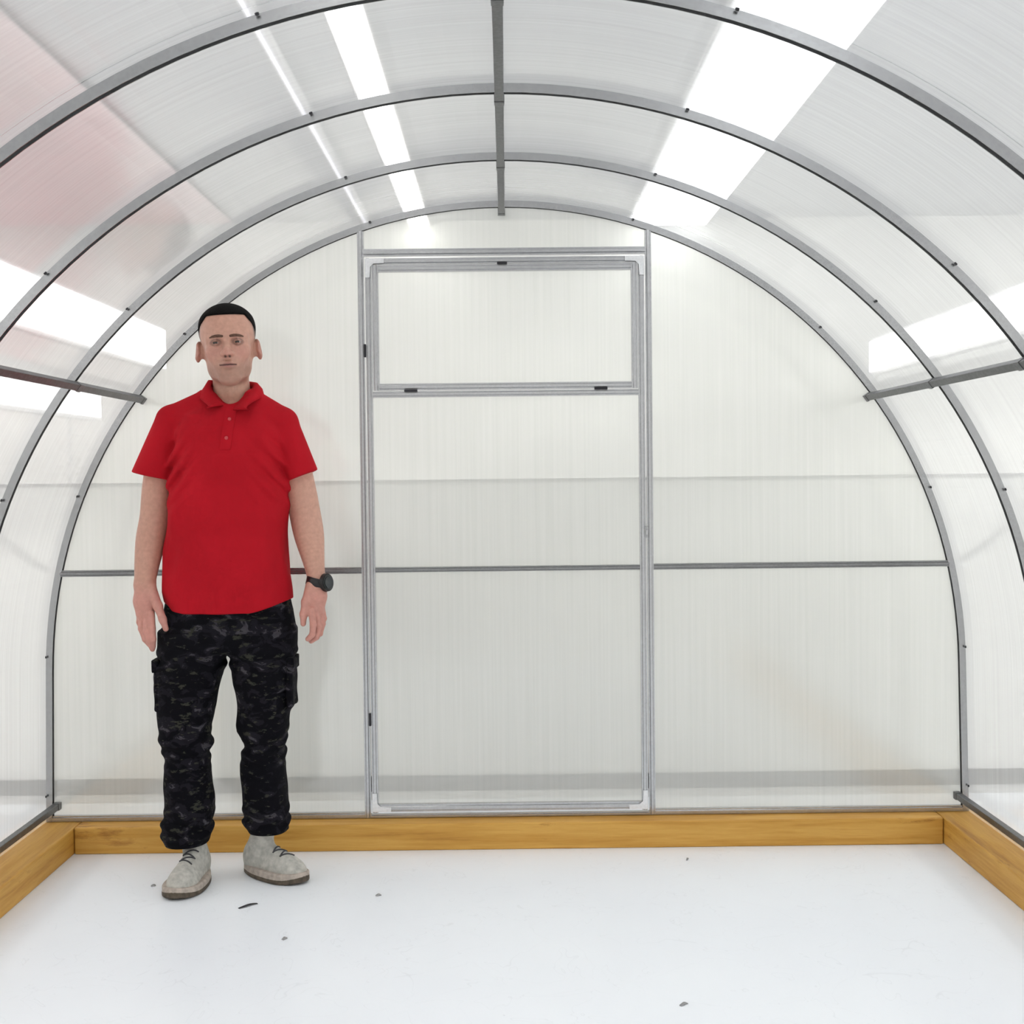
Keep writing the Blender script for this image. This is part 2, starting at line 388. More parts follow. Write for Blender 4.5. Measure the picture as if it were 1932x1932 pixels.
# ------------------------------------------------------------------ end wall
wall = empty('wall_back', (0, 0, 0)); tag(wall, 'flat end wall of polycarbonate panels in a steel frame', 'end wall', kind='structure')
XL0, XL1, XR0, XR1 = -0.4625, -0.4425, 0.4575, 0.4775      # gable posts
def z_arch(x):
    x = abs(x)
    for (xa, za), (xb, zb) in zip(HALF[:-1], HALF[1:]):
        if xa <= x <= xb: return za + (zb-za)*(x-xa)/max(xb-xa, 1e-9)
    return HALF[-1][1]
YP = 0.0215                      # the panels sit just behind the frame tubes
def gable_panel(name, xa, xb, zbot):
    """panel under the arch between xa and xb"""
    top = []
    OUT = offset(0.012)
    for x, z in OUT:
        if xa < x < xb and z > zbot: top.append((x, z))
    def zt(x):
        for p, q in zip(OUT[:-1], OUT[1:]):
            if min(p[0], q[0]) <= x <= max(p[0], q[0]): return p[1] + (q[1]-p[1])*(x-p[0])/max(q[0]-p[0], 1e-9) if abs(q[0]-p[0]) > 1e-9 else p[1]
        return zbot
    ring = [(xa, zbot)] if xa > -1.4 else []
    if xa > -1.4: ring.append((xa, zt(xa)))
    else: ring.append((OUT[0][0], zbot))
    ring += top
    if xb < 1.4: ring += [(xb, zt(xb)), (xb, zbot)]
    else: ring.append((OUT[-1][0], zbot))
    n = len(ring)
    v = [(x, YP, z) for x, z in ring] + [(x, YP+0.004, z) for x, z in ring]
    f = [tuple(range(n)), tuple(range(2*n-1, n-1, -1))] + [(i, (i+1) % n, n+(i+1) % n, n+i) for i in range(n)]
    o = mesh_obj(name, v, f, [M_PC_WALL, M_SKIN_OUT], wall, midx=[0]+[1]*(n+1))
    bm = bmesh.new(); bm.from_mesh(o.data); bmesh.ops.recalc_face_normals(bm, faces=bm.faces[:]); bm.to_mesh(o.data); bm.free()
    return o
gable_panel('side_panel', -1.6, -0.4530, TZ+0.001)
gable_panel('side_panel', 0.4680, 1.6, TZ+0.001)
gable_panel('top_panel', -0.4528, 0.4678, 1.905)
B = 0.0012
bar('upright_post', XL0, XL1, 0.0, 0.020, TZ+0.0015, z_arch(XL0)+0.004, M_ALU, wall, bevel=B)
bar('upright_post', XR0, XR1, 0.0, 0.020, TZ+0.0015, z_arch(XR1)+0.004, M_ALU, wall, bevel=B)
bar('header_rail', XL1, XR0, 0.0, 0.020, 1.8935, 1.9165, M_ALU, wall, bevel=B)
bar('sill_rail', -1.471, XL0, 0.0, 0.020, TZ+0.001, TZ+0.019, M_ALU, wall, bevel=B)
bar('sill_rail', XL1, XR0, 0.0, 0.020, TZ+0.001, TZ+0.0125, M_ALU, wall, bevel=B)
bar('sill_rail', XR1, 1.471, 0.0, 0.020, TZ+0.001, TZ+0.019, M_ALU, wall, bevel=B)
bar('crossbar', -1.431, XL0, 0.0, 0.020, 0.878, 0.898, M_STEEL_MID, wall, bevel=B)
bar('crossbar', XR1, 1.429, 0.0, 0.020, 0.880, 0.899, M_STEEL_MID, wall, bevel=B)

# ------------------------------------------------------------------ door with a vent flap
door = empty('door_1', (0.0075, 0.0, TZ)); tag(door, 'narrow polycarbonate door in a bright metal frame with an upper vent', 'door', kind='structure')
doff = (0.0075, 0.0, TZ)
DL0, DL1, DR0, DR1 = -0.4385, -0.4185, 0.4335, 0.4535
DYa, DYb = -0.006, 0.014
def dbox(name, *a, parent=door, off=doff, bevel=B): return (bar if name in ('stile', 'rail') else box)(name, *a, parent, bevel, off)
dbox('stile', DL0, DL1, DYa, DYb, 0.104, 1.886, M_ALU)
dbox('stile', DR0, DR1, DYa, DYb, 0.104, 1.886, M_ALU)
dbox('rail', DL1, DR0, DYa, DYb, 1.866, 1.886, M_ALU)
dbox('rail', DL1, DR0, DYa, DYb, 1.442, 1.462, M_ALU)
dbox('rail', DL1, DR0, DYa, DYb, 0.881, 0.897, M_STEEL_MID)
dbox('rail', DL1, DR0, DYa, DYb, 0.106, 0.131, M_ALU)
def sheet(name, x0, x1, y0, z0, z1, parent, off):
    o = box(name, x0, x1, y0, y0+0.004, z0, z1, M_PC_WALL, parent, off=off)
    o.data.materials.append(M_SKIN_OUT)
    for p in o.data.polygons: p.material_index = 0 if p.normal.y < -0.5 else 1
    return o
sheet('door_panel', DL0+0.006, DR1-0.006, DYb+0.0005, 0.110, 1.455, door, doff)
vent = empty('vent_flap', (0, 0, 0)); vent.parent = door; vent.location = (0, 0, 1.464-TZ)
voff = (0.0075, 0, 1.464)
VY0, VY1 = -0.008, 0.012
for nm, a in (('flap_stile', (DL1+0.002, DL1+0.022, VY0, VY1, 1.464, 1.864)), ('flap_stile', (DR0-0.022, DR0-0.002, VY0, VY1, 1.464, 1.864)),
              ('flap_rail', (DL1+0.022, DR0-0.022, VY0, VY1, 1.842, 1.864)), ('flap_rail', (DL1+0.022, DR0-0.022, VY0, VY1, 1.464, 1.486))):
    bar(nm, *a, M_ALU, vent, B, voff)
sheet('flap_panel', DL1+0.008, DR0-0.008, VY1+0.0005, 1.470, 1.858, vent, voff)
def hinge(x, z, w, h, y, parent, off):
    box('hinge', x-w/2, x+w/2, y-0.006, y+0.001, z-h/2, z+h/2, M_DARK, parent, 0.001, off)
hinge(-0.296, 1.463, 0.042, 0.008, VY0, vent, voff)
hinge(0.312, 1.464, 0.042, 0.008, VY0, vent, voff)
box('latch', -0.016, 0.016, VY0-0.006, VY0, 1.862, 1.870, M_DARK, vent, 0.001, voff)
for z in (1.592, 0.408):
    dbox('hinge', -0.4445, -0.4375, DYa-0.006, DYa+0.001, z-0.021, z+0.021, M_DARK)
# catch on the closing side
dbox('catch', 0.4475, 0.4605, DYa-0.010, DYa, 0.985, 1.020, M_STEEL)
dbox('catch_pin', 0.4505, 0.4575, DYa-0.016, DYa-0.010, 0.994, 1.010, M_ALU)
# corner gussets
def gusset(x, z, sx, sz, parent, off, y=DYa):
    L1, L2, T = 0.060, 0.026, 0.003
    pts = [(0, 0), (L1, 0), (L1, 0.014), (L2, L2*0.62), (L2*0.62, L2), (0.014, L1), (0, L1)]
    v = [(x+sx*a-off[0], y-T-off[1], z+sz*b-off[2]) for a, b in pts] + [(x+sx*a-off[0], y-off[1], z+sz*b-off[2]) for a, b in pts]
    n = len(pts); f = [tuple(range(n)), tuple(range(2*n-1, n-1, -1))] + [(i, (i+1) % n, n+(i+1) % n, n+i) for i in range(n)]
    o = mesh_obj('corner_bracket', v, f, M_BRIGHT, parent)
    bm = bmesh.new(); bm.from_mesh(o.data); bmesh.ops.recalc_face_normals(bm, faces=bm.faces[:]); bm.to_mesh(o.data); bm.free()
gusset(DL0+0.002, 1.884, 1, -1, door, doff, DYa-0.0045); gusset(DR1-0.002, 1.884, -1, -1, door, doff, DYa-0.0045)
gusset(DR1-0.002, 0.108, -1, 1, door, doff, DYa-0.0025); gusset(DL0+0.002, 0.108, 1, 1, door, doff, DYa-0.0025)

#PERSON#
# ------------------------------------------------------------------ person: signed-distance modelling, meshed with surface nets
class Vol:
    def __init__(self, lo, hi, h):
        self.lo = np.array(lo, float); self.h = h
        self.n = np.ceil((np.array(hi)-self.lo)/h).astype(int)+1
        self.F = np.full(self.n, 1.0, np.float32)
        self.ax = [(self.lo[i]+h*np.arange(self.n[i])).astype(np.float32) for i in range(3)]
    def sub(self, lo, hi):
        sl = []
        for i in range(3):
            a = int(np.clip(math.floor((lo[i]-self.lo[i])/self.h), 0, self.n[i])); b = int(np.clip(math.ceil((hi[i]-self.lo[i])/self.h)+1, 0, self.n[i]))
            sl.append(slice(a, b))
        g = [self.ax[i][sl[i]] for i in range(3)]
        return tuple(sl), g[0][:, None, None], g[1][None, :, None], g[2][None, None, :]
    def op(self, fn, lo, hi, k=0.0, mode='add'):
        m = k+0.012
        sl, x, y, z = self.sub([v-m for v in lo], [v+m for v in hi])
        A = self.F[sl]
        if A.size == 0: return
        D = np.broadcast_to(fn(x, y, z), A.shape).astype(np.float32)
        if mode == 'add': self.F[sl] = smin(A, D, k)
        elif mode == 'cut': self.F[sl] = -smin(-A, D, k)
        elif mode == 'and': self.F[sl] = -smin(-A, -D, k)
    def ell(self, c, r, k=0.0, mode='add', rot=None):
        R = max(r) if rot is not None else None
        lo = [c[i]-(R or r[i]) for i in range(3)]; hi = [c[i]+(R or r[i]) for i in range(3)]
        def fn(x, y, z):
            px, py, pz = x-c[0], y-c[1], z-c[2]
            if rot is not None:
                m = rot.transposed()
                px, py, pz = (m[i][0]*px+m[i][1]*py+m[i][2]*pz for i in range(3))
            k0 = np.sqrt((px/r[0])**2+(py/r[1])**2+(pz/r[2])**2); k1 = np.sqrt((px/r[0]**2)**2+(py/r[1]**2)**2+(pz/r[2]**2)**2)
            return k0*(k0-1.0)/np.maximum(k1, 1e-6)
        self.op(fn, lo, hi, k, mode)
    def cap(self, a, b, ra, rb, k=0.0, mode='add', plane=None, sq=None):
        r = max(ra, rb)*1.6
        lo = [min(a[i], b[i])-r for i in range(3)]; hi = [max(a[i], b[i])+r for i in range(3)]
        ba = [b[i]-a[i] for i in range(3)]; L2 = sum(v*v for v in ba)+1e-12
        def fn(x, y, z):
            px, py, pz = x-a[0], y-a[1], z-a[2]
            t = np.clip((px*ba[0]+py*ba[1]+pz*ba[2])/L2, 0, 1)
            dx, dy, dz = px-t*ba[0], py-t*ba[1], pz-t*ba[2]
            if sq: dx, dy, dz = dx*sq[0], dy*sq[1], dz*sq[2]
            d = np.sqrt(dx*dx+dy*dy+dz*dz)-(ra+(rb-ra)*t)
            if plane is not None:
                q, n = plane
                d = -smin(-d, -((x-q[0])*n[0]+(y-q[1])*n[1]+(z-q[2])*n[2]), 0.004)
            return d
        self.op(fn, lo, hi, k, mode)
    def chain(self, pts, rs, k=0.0, **kw):
        for i in range(len(pts)-1): self.cap(pts[i], pts[i+1], rs[i], rs[i+1], k, **kw)
    def limb(self, pts, rs, k=0.0, n=6, **kw):
        """one smooth tapering limb through the points"""
        P = [np.array(p, float) for p in pts]; Q, R = [], []
        for i in range(len(P)-1):
            a, b, c, d = P[max(i-1, 0)], P[i], P[i+1], P[min(i+2, len(P)-1)]
            ra, rb_, rc, rd = rs[max(i-1, 0)], rs[i], rs[i+1], rs[min(i+2, len(P)-1)]
            for j in range(n):
                t = j/n; w = (-t+2*t*t-t**3, 2-5*t*t+3*t**3, t+4*t*t-3*t**3, t**3-t*t)
                Q.append(tuple(0.5*(w[0]*a+w[1]*b+w[2]*c+w[3]*d))); R.append(0.5*(w[0]*ra+w[1]*rb_+w[2]*rc+w[3]*rd))
        Q.append(tuple(P[-1])); R.append(rs[-1])
        self.chain(Q, R, k, **kw)
    def loft(self, rows, k=0.0, mode='add', pw=2.3, warp=None, capk=0.004):
        """rows: (z, x_left, x_right, y_centre, half_depth), z ascending"""
        R = np.array(rows, float)
        lo = (R[:, 1].min()-0.02, (R[:, 3]-R[:, 4]).min()-0.02, R[0, 0]); hi = (R[:, 2].max()+0.02, (R[:, 3]+R[:, 4]).max()+0.02, R[-1, 0])
        def fn(x, y, z):
            zz = z.ravel()
            xl, xr, cy, b = (np.interp(zz, R[:, 0], R[:, i])[None, None, :].astype(np.float32) for i in (1, 2, 3, 4))
            a = (xr-xl)/2; cx = (xr+xl)/2
            q = (np.abs((x-cx)/a)**pw+np.abs((y-cy)/b)**pw)**(1/pw)
            d = (q-1)*np.minimum(a, b)
            if warp is not None: d = d+warp(x, y, z)
            d = -smin(-d, -(R[0, 0]-z), capk); d = -smin(-d, -(z-R[-1, 0]), capk)
            return d
        self.op(fn, lo, hi, k, mode)
    def mesh(self):
        F = self.F; nx, ny, nz = F.shape; s = F < 0
        c = np.zeros((nx-1, ny-1, nz-1), np.int8)
        corners = [(i, j, k) for i in (0, 1) for j in (0, 1) for k in (0, 1)]
        for i, j, k in corners: c += s[i:nx-1+i, j:ny-1+j, k:nz-1+k]
        act = (c > 0) & (c < 8)
        I = np.argwhere(act); n = len(I)
        idx = np.full(act.shape, -1, np.int32); idx[act] = np.arange(n)
        V = {}
        for q in corners: V[q] = F[I[:, 0]+q[0], I[:, 1]+q[1], I[:, 2]+q[2]]
        P = np.zeros((n, 3)); W = np.zeros(n)
        for q in corners:
            for a in range(3):
                if q[a] == 0:
                    r = list(q); r[a] = 1; r = tuple(r)
                    f0, f1 = V[q], V[r]; m = (f0 < 0) != (f1 < 0)
                    t = np.where(m, f0/np.where(m, f0-f1, 1), 0)
                    pt = np.tile(np.array(q, float), (n, 1)); pt[:, a] += t
                    P[m] += pt[m]; W[m] += 1
        P = (I+P/W[:, None])*self.h+self.lo
        faces = []
        for a in range(3):
            b, d = (a+1) % 3, (a+2) % 3
            sl0 = [slice(None)]*3; sl1 = [slice(None)]*3
            sl0[a] = slice(0, -1); sl1[a] = slice(1, None)
            for t in (b, d): sl0[t] = slice(1, -1); sl1[t] = slice(1, -1)
            s0, s1 = s[tuple(sl0)], s[tuple(sl1)]
            E = np.argwhere(s0 != s1)
            if len(E) == 0: continue
            flip = s0[E[:, 0], E[:, 1], E[:, 2]]
            base = E.copy()          # index in cell space: cell (a, b-1+1...) -> offsets
            def cell(ob, od):
                q = base.copy(); q[:, b] += ob; q[:, d] += od
                return idx[q[:, 0], q[:, 1], q[:, 2]]
            q0, q1, q2, q3 = cell(0, 0), cell(1, 0), cell(1, 1), cell(0, 1)
            f = np.stack([q0, q1, q2, q3], 1)
            f[~flip] = f[~flip][:, ::-1]
            faces.append(f)
        return P, np.concatenate(faces)
def smin(a, b, k):
    if k <= 0: return np.minimum(a, b)
    h = np.clip(0.5+0.5*(b-a)/k, 0, 1)
    return b+(a-b)*h-k*h*(1-h)
def np_obj(name, P, Fc, mat, parent, colors=None):
    me = bpy.data.meshes.new(name)
    me.vertices.add(len(P)); me.vertices.foreach_set('co', np.ascontiguousarray(P, np.float32).ravel())
    me.loops.add(len(Fc)*4); me.loops.foreach_set('vertex_index', np.ascontiguousarray(Fc, np.int32).ravel())
    me.polygons.add(len(Fc)); me.polygons.foreach_set('loop_start', np.arange(0, len(Fc)*4, 4, dtype=np.int32))
    me.update(calc_edges=True); me.validate()
    me.polygons.foreach_set('use_smooth', [True]*len(me.polygons))
    if colors is not None:
        ca = me.color_attributes.new('tone', 'FLOAT_COLOR', 'POINT')
        ca.data.foreach_set('color', np.concatenate([colors, np.ones((len(P), 1))], 1).astype(np.float32).ravel())
    me.materials.append(mat)
    o = bpy.data.objects.new(name, me)
    return link(o, parent)
def wob(x, y, z, s, a):
    """smooth cloth irregularity"""
    return a*(np.sin(x*s*1.3+z*s*0.7+1.1)*np.sin(z*s*1.1-y*s*0.8+0.4)+0.6*np.sin(y*s*1.7+z*s*1.9+2.0)*np.sin(x*s*2.1-z*s*0.6))

def skin_material():
    m, nt, out = mat_new('skin')
    b = N(nt, 'BsdfPrincipled', Roughness=0.48)
    b.inputs['Subsurface Weight'].default_value = 0.08; b.inputs['Subsurface Radius'].default_value = (0.010, 0.004, 0.002); b.inputs['Subsurface Scale'].default_value = 0.4
    at = N(nt, 'Attribute', attribute_name='tone')
    mp = coords(nt); no = N(nt, 'TexNoise', Scale=90.0, Detail=4.0); L(nt, mp, 'Vector', no, 'Vector')
    r = ramp(nt, [(0.3, g3(0.90)), (0.7, g3(1.06))]); L(nt, no, 'Fac', r, 'Fac')
    mx = N(nt, 'MixRGB', blend_type='MULTIPLY'); mx.inputs[0].default_value = 1.0; L(nt, at, 'Color', mx, 1); L(nt, r, 'Color', mx, 2)
    L(nt, mx, 'Color', b, 'Base Color')
    bu = N(nt, 'Bump', Strength=0.12, Distance=0.001); L(nt, no, 'Fac', bu, 'Height'); L(nt, bu, 'Normal', b, 'Normal')
    L(nt, b, 'BSDF', out, 'Surface'); return m
def knit_material():
    m, nt, out = mat_new('red_pique_knit')
    b = N(nt, 'BsdfPrincipled', Roughness=0.9)
    b.inputs['Specular IOR Level'].default_value = 0.15
    mp = coords(nt); no = N(nt, 'TexNoise', Scale=7.0, Detail=4.0); L(nt, mp, 'Vector', no, 'Vector')
    r = ramp(nt, [(0.3, (0.40, 0.006, 0.014)), (0.7, (0.47, 0.008, 0.018))]); L(nt, no, 'Fac', r, 'Fac'); L(nt, r, 'Color', b, 'Base Color')
    n2 = N(nt, 'TexNoise', Scale=16.0, Detail=3.0); L(nt, mp, 'Vector', n2, 'Vector')
    bu = N(nt, 'Bump', Strength=0.6, Distance=0.010); L(nt, n2, 'Fac', bu, 'Height'); L(nt, bu, 'Normal', b, 'Normal')
    L(nt, b, 'BSDF', out, 'Surface'); return m
def camo_material():
    m, nt, out = mat_new('dark_camouflage_cloth')
    b = N(nt, 'BsdfPrincipled', Roughness=0.9)
    b.inputs['Specular IOR Level'].default_value = 0.12
    mp = coords(nt, (1, 1, 1.7))
    n1 = N(nt, 'TexNoise', Scale=17.0, Detail=5.0, Roughness=0.6, Distortion=0.6); L(nt, mp, 'Vector', n1, 'Vector')
    r1 = ramp(nt, [(0.50, (0.003, 0.003, 0.005)), (0.53, (0.010, 0.009, 0.013)), (0.61, (0.010, 0.009, 0.013)), (0.63, (0.045, 0.042, 0.050)), (0.69, (0.055, 0.052, 0.058)), (0.71, (0.006, 0.006, 0.008))])
    L(nt, n1, 'Fac', r1, 'Fac')
    mp2 = coords(nt, (1, 1, 2.2), (4.2, 2.1, 0.7)); n2 = N(nt, 'TexNoise', Scale=30.0, Detail=4.0, Roughness=0.6); L(nt, mp2, 'Vector', n2, 'Vector')
    r2 = ramp(nt, [(0.60, g3(0.0)), (0.64, g3(1.0))]); L(nt, n2, 'Fac', r2, 'Fac')
    mx = N(nt, 'MixRGB'); L(nt, r2, 'Color', mx, 0); L(nt, r1, 'Color', mx, 1); mx.inputs[2].default_value = (0.030, 0.031, 0.024, 1)
    L(nt, mx, 'Color', b, 'Base Color')
    n3 = N(nt, 'TexNoise', Scale=22.0, Detail=3.0); L(nt, mp, 'Vector', n3, 'Vector')
    bu = N(nt, 'Bump', Strength=0.5, Distance=0.008); L(nt, n3, 'Fac', bu, 'Height'); L(nt, bu, 'Normal', b, 'Normal')
    L(nt, b, 'BSDF', out, 'Surface'); return m
M_SKIN = skin_material(); M_KNIT = knit_material(); M_CAMO = camo_material()
M_HAIR = plain('short_dark_hair', (0.006, 0.005, 0.005), 0.9, 0, 300, 0.5, 0.6, 0.12)
M_BROW = plain('brown_brow', (0.13, 0.075, 0.055), 0.9, 0, 400, 0.4, 0, 0.1)
M_EYE = plain('eye_white', (0.42, 0.36, 0.33), 0.35)
M_IRIS = plain('grey_brown_iris', (0.03, 0.022, 0.018), 0.2)
M_SHOE = plain('pale_grey_mesh_fabric', (0.46, 0.45, 0.41), 0.9, 0, 60, 0.22, 0.5)
M_SOLE = plain('brown_rubber_sole', (0.085, 0.065, 0.045), 0.7, 0, 60, 0.5)
M_MID = plain('beige_midsole', (0.42, 0.36, 0.31), 0.7, 0, 60, 0.25)
M_LACE = plain('dark_lace', (0.05, 0.05, 0.055), 0.8)
M_WATCH = plain('black_rubber', (0.010, 0.010, 0.011), 0.4)
M_WGLASS = plain('watch_glass', (0.03, 0.035, 0.04), 0.12)
M_BUTTON = plain('red_button', (0.50, 0.05, 0.06), 0.35)

PX, PY = -0.76, -0.37
person = empty('person', (PX, PY, 0.0))
tag(person, 'standing person in a red polo shirt and dark camouflage trousers', 'person')

SKIN = np.array([0.575, 0.315, 0.235]); PINK = np.array([0.56, 0.25, 0.21])
# ---- head and neck (built facing -y, then turned a little)
HC = Vector((-0.045, 0.006, 1.581)); HROT = Matrix.Rotation(math.radians(9), 3, 'Z') @ Matrix.Rotation(math.radians(-3.0), 3, 'Y')
def head_sdf(h, detail=True, neck=True):
    v = Vol((-0.112, -0.130, -0.24 if neck else -0.135), (0.112, 0.130, 0.135), h)
    v.ell((0, 0.017, 0.036), (0.0795, 0.098, 0.080))
    v.ell((0, -0.024, -0.018), (0.0605, 0.066, 0.083), 0.03)
    v.ell((0, -0.02, 0.045), (0.070, 0.068, 0.055), 0.03)
    for s in (-1, 1):
        v.chain([(s*0.050, 0.018, -0.036), (s*0.037, -0.002, -0.074), (s*0.014, -0.056, -0.104)], [0.0160, 0.0135, 0.0135], 0.035)
        v.ell((s*0.041, -0.057, -0.026), (0.021, 0.021, 0.022), 0.022)
    v.ell((0, -0.068, -0.103), (0.021, 0.018, 0.0175), 0.02)
    v.ell((0, -0.060, -0.066), (0.032, 0.028, 0.030), 0.025)
    v.chain([(-0.050, -0.064, 0.010), (-0.022, -0.083, 0.017), (0, -0.083, 0.014), (0.022, -0.083, 0.017), (0.050, -0.064, 0.010)], [0.007, 0.0095, 0.008, 0.0095, 0.007], 0.016)
    if not detail: return v
    for s in (-1, 1):
        v.ell((s*0.031, -0.094, -0.001), (0.019, 0.015, 0.0105), 0.010, 'cut')
        v.chain([(s*0.016, -0.080, 0.001), (s*0.031, -0.0885, 0.0060), (s*0.047, -0.077, 0.001)], [0.003, 0.0032, 0.003], 0.004)
        v.chain([(s*0.016, -0.080, -0.004), (s*0.031, -0.0868, -0.0076), (s*0.046, -0.076, -0.004)], [0.003, 0.003, 0.003], 0.005)
        v.ell((s*0.012, -0.097, -0.034), (0.0085, 0.012, 0.0085), 0.006)
        # ear
        rot = Matrix.Rotation(math.radians(s*22), 3, 'Z') @ Matrix.Rotation(math.radians(s*-8), 3, 'Y')
        v.ell((s*0.074, 0.022, -0.016), (0.016, 0.014, 0.020), 0.010); v.ell((s*0.0865, 0.016, -0.016), (0.0080, 0.019, 0.031), 0.006, rot=rot)
        v.ell((s*0.0955, 0.003, -0.014), (0.007, 0.010, 0.017), 0.005, 'cut', rot=rot)
        v.ell((s*0.087, 0.004, -0.018), (0.005, 0.005, 0.008), 0.004)
    v.chain([(0, -0.084, 0.006), (0, -0.095, -0.012), (0, -0.1085, -0.031)], [0.0075, 0.0085, 0.0110], 0.010)
    for s in (-1, 1): v.ell((s*0.006, -0.108, -0.0425), (0.0036, 0.0045, 0.0035), 0.002, 'cut')
    # lips
    v.chain([(-0.024, -0.083, -0.0645), (-0.007, -0.0915, -0.0605), (0, -0.0915, -0.062), (0.007, -0.0915, -0.0605), (0.024, -0.083, -0.0645)], [0.0025, 0.005, 0.0048, 0.005, 0.0025], 0.006)
    v.chain([(-0.022, -0.083, -0.067), (0, -0.0905, -0.0725), (0.022, -0.083, -0.067)], [0.0025, 0.0062, 0.0025], 0.006)
    v.chain([(-0.025, -0.0885, -0.0662), (0, -0.0985, -0.0662), (0.025, -0.0885, -0.0662)], [0.0016, 0.0022, 0.0016], 0.002, mode='cut')
    v.ell((0, -0.094, -0.084), (0.014, 0.008, 0.0045), 0.008, 'cut')
    if neck:
        v.cap((0, 0.030, -0.06), (0, 0.042, -0.25), 0.051, 0.060, 0.022)
        v.ell((0, -0.018, -0.135), (0.012, 0.012, 0.02), 0.015)
    return v
hv = head_sdf(0.0020)
HP, HF = hv.mesh()
from mathutils.bvhtree import BVHTree
HTREE = BVHTree.FromPolygons([Vector(p) for p in HP], [tuple(int(q) for q in f) for f in HF])
x, y, z = HP[:, 0], HP[:, 1], HP[:, 2]
col = np.tile(SKIN, (len(HP), 1))
def blend(mask, c, cc): return cc*(1-mask[:, None])+np.array(c)[None, :]*mask[:, None]
def bump(d, r): return np.clip(1-d/r, 0, 1)
front = y < -0.03
# reddish cheeks, nose and ears
col = blend(0.55*bump(np.hypot((np.abs(x)-0.042)/1.2, z+0.030), 0.035)*front, PINK, col)
col = blend(0.6*bump(np.hypot(x, z+0.034), 0.022)*front, PINK, col)
col = blend(0.5*(np.abs(x) > 0.083)*(np.abs(z+0.015) < 0.04), PINK*0.9, col)
# stubble over jaw and upper lip, deepened to stand in for chin shade
st = np.clip((-0.044-z)/0.03, 0, 1)*np.clip((0.02-y)/0.04, 0, 1)*(z > -0.128)
col = blend(0.42*st, (0.24, 0.135, 0.10), col)
nk = np.clip((-0.112-z)/0.012, 0, 1)*np.clip((y+0.075)/0.02, 0, 1)
col = blend(0.8*nk, (0.60, 0.37, 0.27), col)  # neck painted paler so the chin reads despite its weak shadow
# lips
lip = bump(np.abs(x)/0.027+np.abs((z+0.0665)/0.0105)**1.5, 1.0)*(y < -0.08)
col = blend(np.clip(lip*1.8, 0, 1)*0.75, (0.42, 0.17, 0.15), col)
line = (np.abs(z+0.0662) < 0.0022)*(np.abs(x) < 0.025)*(y < -0.078)
col = blend(line*0.95, (0.08, 0.025, 0.02), col)
nos = np.zeros(len(HP))
for s in (-1, 1): nos = np.maximum(nos, bump(np.sqrt((x-s*0.006)**2+(z+0.0425)**2), 0.0045)*(y < -0.09))
col = blend(np.clip(nos*1.6, 0, 1), (0.06, 0.025, 0.02), col)
# eye rims, with the shade of the sockets painted into the skin tone
rim_shade = np.maximum(bump(np.abs(np.hypot((np.abs(x)-0.031)/1.65, z+0.0005)-0.0080), 0.004), 0.75*bump(np.hypot((np.abs(x)-0.029)/1.5, z-0.001), 0.014))*(y < -0.05)
col = blend(0.9*rim_shade, (0.20, 0.10, 0.075), col)
# cropped hair fading down the sides
hairline = 0.074 - 0.040*np.clip((np.abs(x)-0.055)/0.022, 0, 1) - 0.09*np.clip((y+0.040)/0.05, 0, 1)
fade = np.clip((z-hairline)/0.022, 0, 1)*np.clip((z-0.002)/0.035, 0, 1)*(np.abs(x) < 0.0835)
col = blend(0.88*fade, (0.035, 0.025, 0.022), col)
pieces = []
def place_head(P): return (np.array(HROT) @ P.T).T+np.array(HC)
pieces.append((place_head(HP), HF, col))

# ---- arms and hands
def arm_piece(lo, hi, build):
    v = Vol(lo, hi, 0.0022); build(v); P, Fc = v.mesh()
    c = np.tile(SKIN, (len(P), 1)); t = np.clip((0.90-P[:, 2])/0.05, 0, 1)
    c = blend(0.75*t, PINK*1.03, c)
    pieces.append((P, Fc, c)); return v
def right_arm(v):          # the person's right arm, on the viewer's left
    v.limb([(-0.245, 0.025, 1.30), (-0.264, 0.030, 1.17), (-0.274, 0.035, 1.08), (-0.285, 0.018, 1.01), (-0.2905, -0.008, 0.94), (-0.2935, -0.026, 0.885)],
            [0.040, 0.0450, 0.0455, 0.0435, 0.0360, 0.0295])
    v.chain([(-0.292, -0.028, 0.875), (-0.291, -0.036, 0.835), (-0.289, -0.045, 0.800)], [0.0265, 0.0285, 0.0255], 0.018, sq=(0.94, 1.25, 1.0))
    f = [([(-0.268, -0.056, 0.800), (-0.263, -0.068, 0.758), (-0.261, -0.066, 0.726), (-0.264, -0.056, 0.704)], [0.0105, 0.0098, 0.0088, 0.0076]),
         ([(-0.282, -0.050, 0.796), (-0.280, -0.064, 0.750), (-0.272, -0.064, 0.716), (-0.267, -0.054, 0.696)], [0.0108, 0.0100, 0.0092, 0.0078]),
         ([(-0.297, -0.040, 0.800), (-0.298, -0.053, 0.756), (-0.287, -0.055, 0.725), (-0.277, -0.047, 0.708)], [0.0105, 0.0098, 0.0088, 0.0076]),
         ([(-0.309, -0.028, 0.808), (-0.308, -0.037, 0.773), (-0.299, -0.040, 0.748), (-0.290, -0.035, 0.733)], [0.0095, 0.0086, 0.0078, 0.0068])]
    for p, r in f: v.chain(p, r, 0.0035)
    v.chain([(-0.272, -0.040, 0.868), (-0.247, -0.062, 0.822), (-0.231, -0.072, 0.784), (-0.222, -0.074, 0.757)], [0.0175, 0.0130, 0.0105, 0.0082], 0.008)
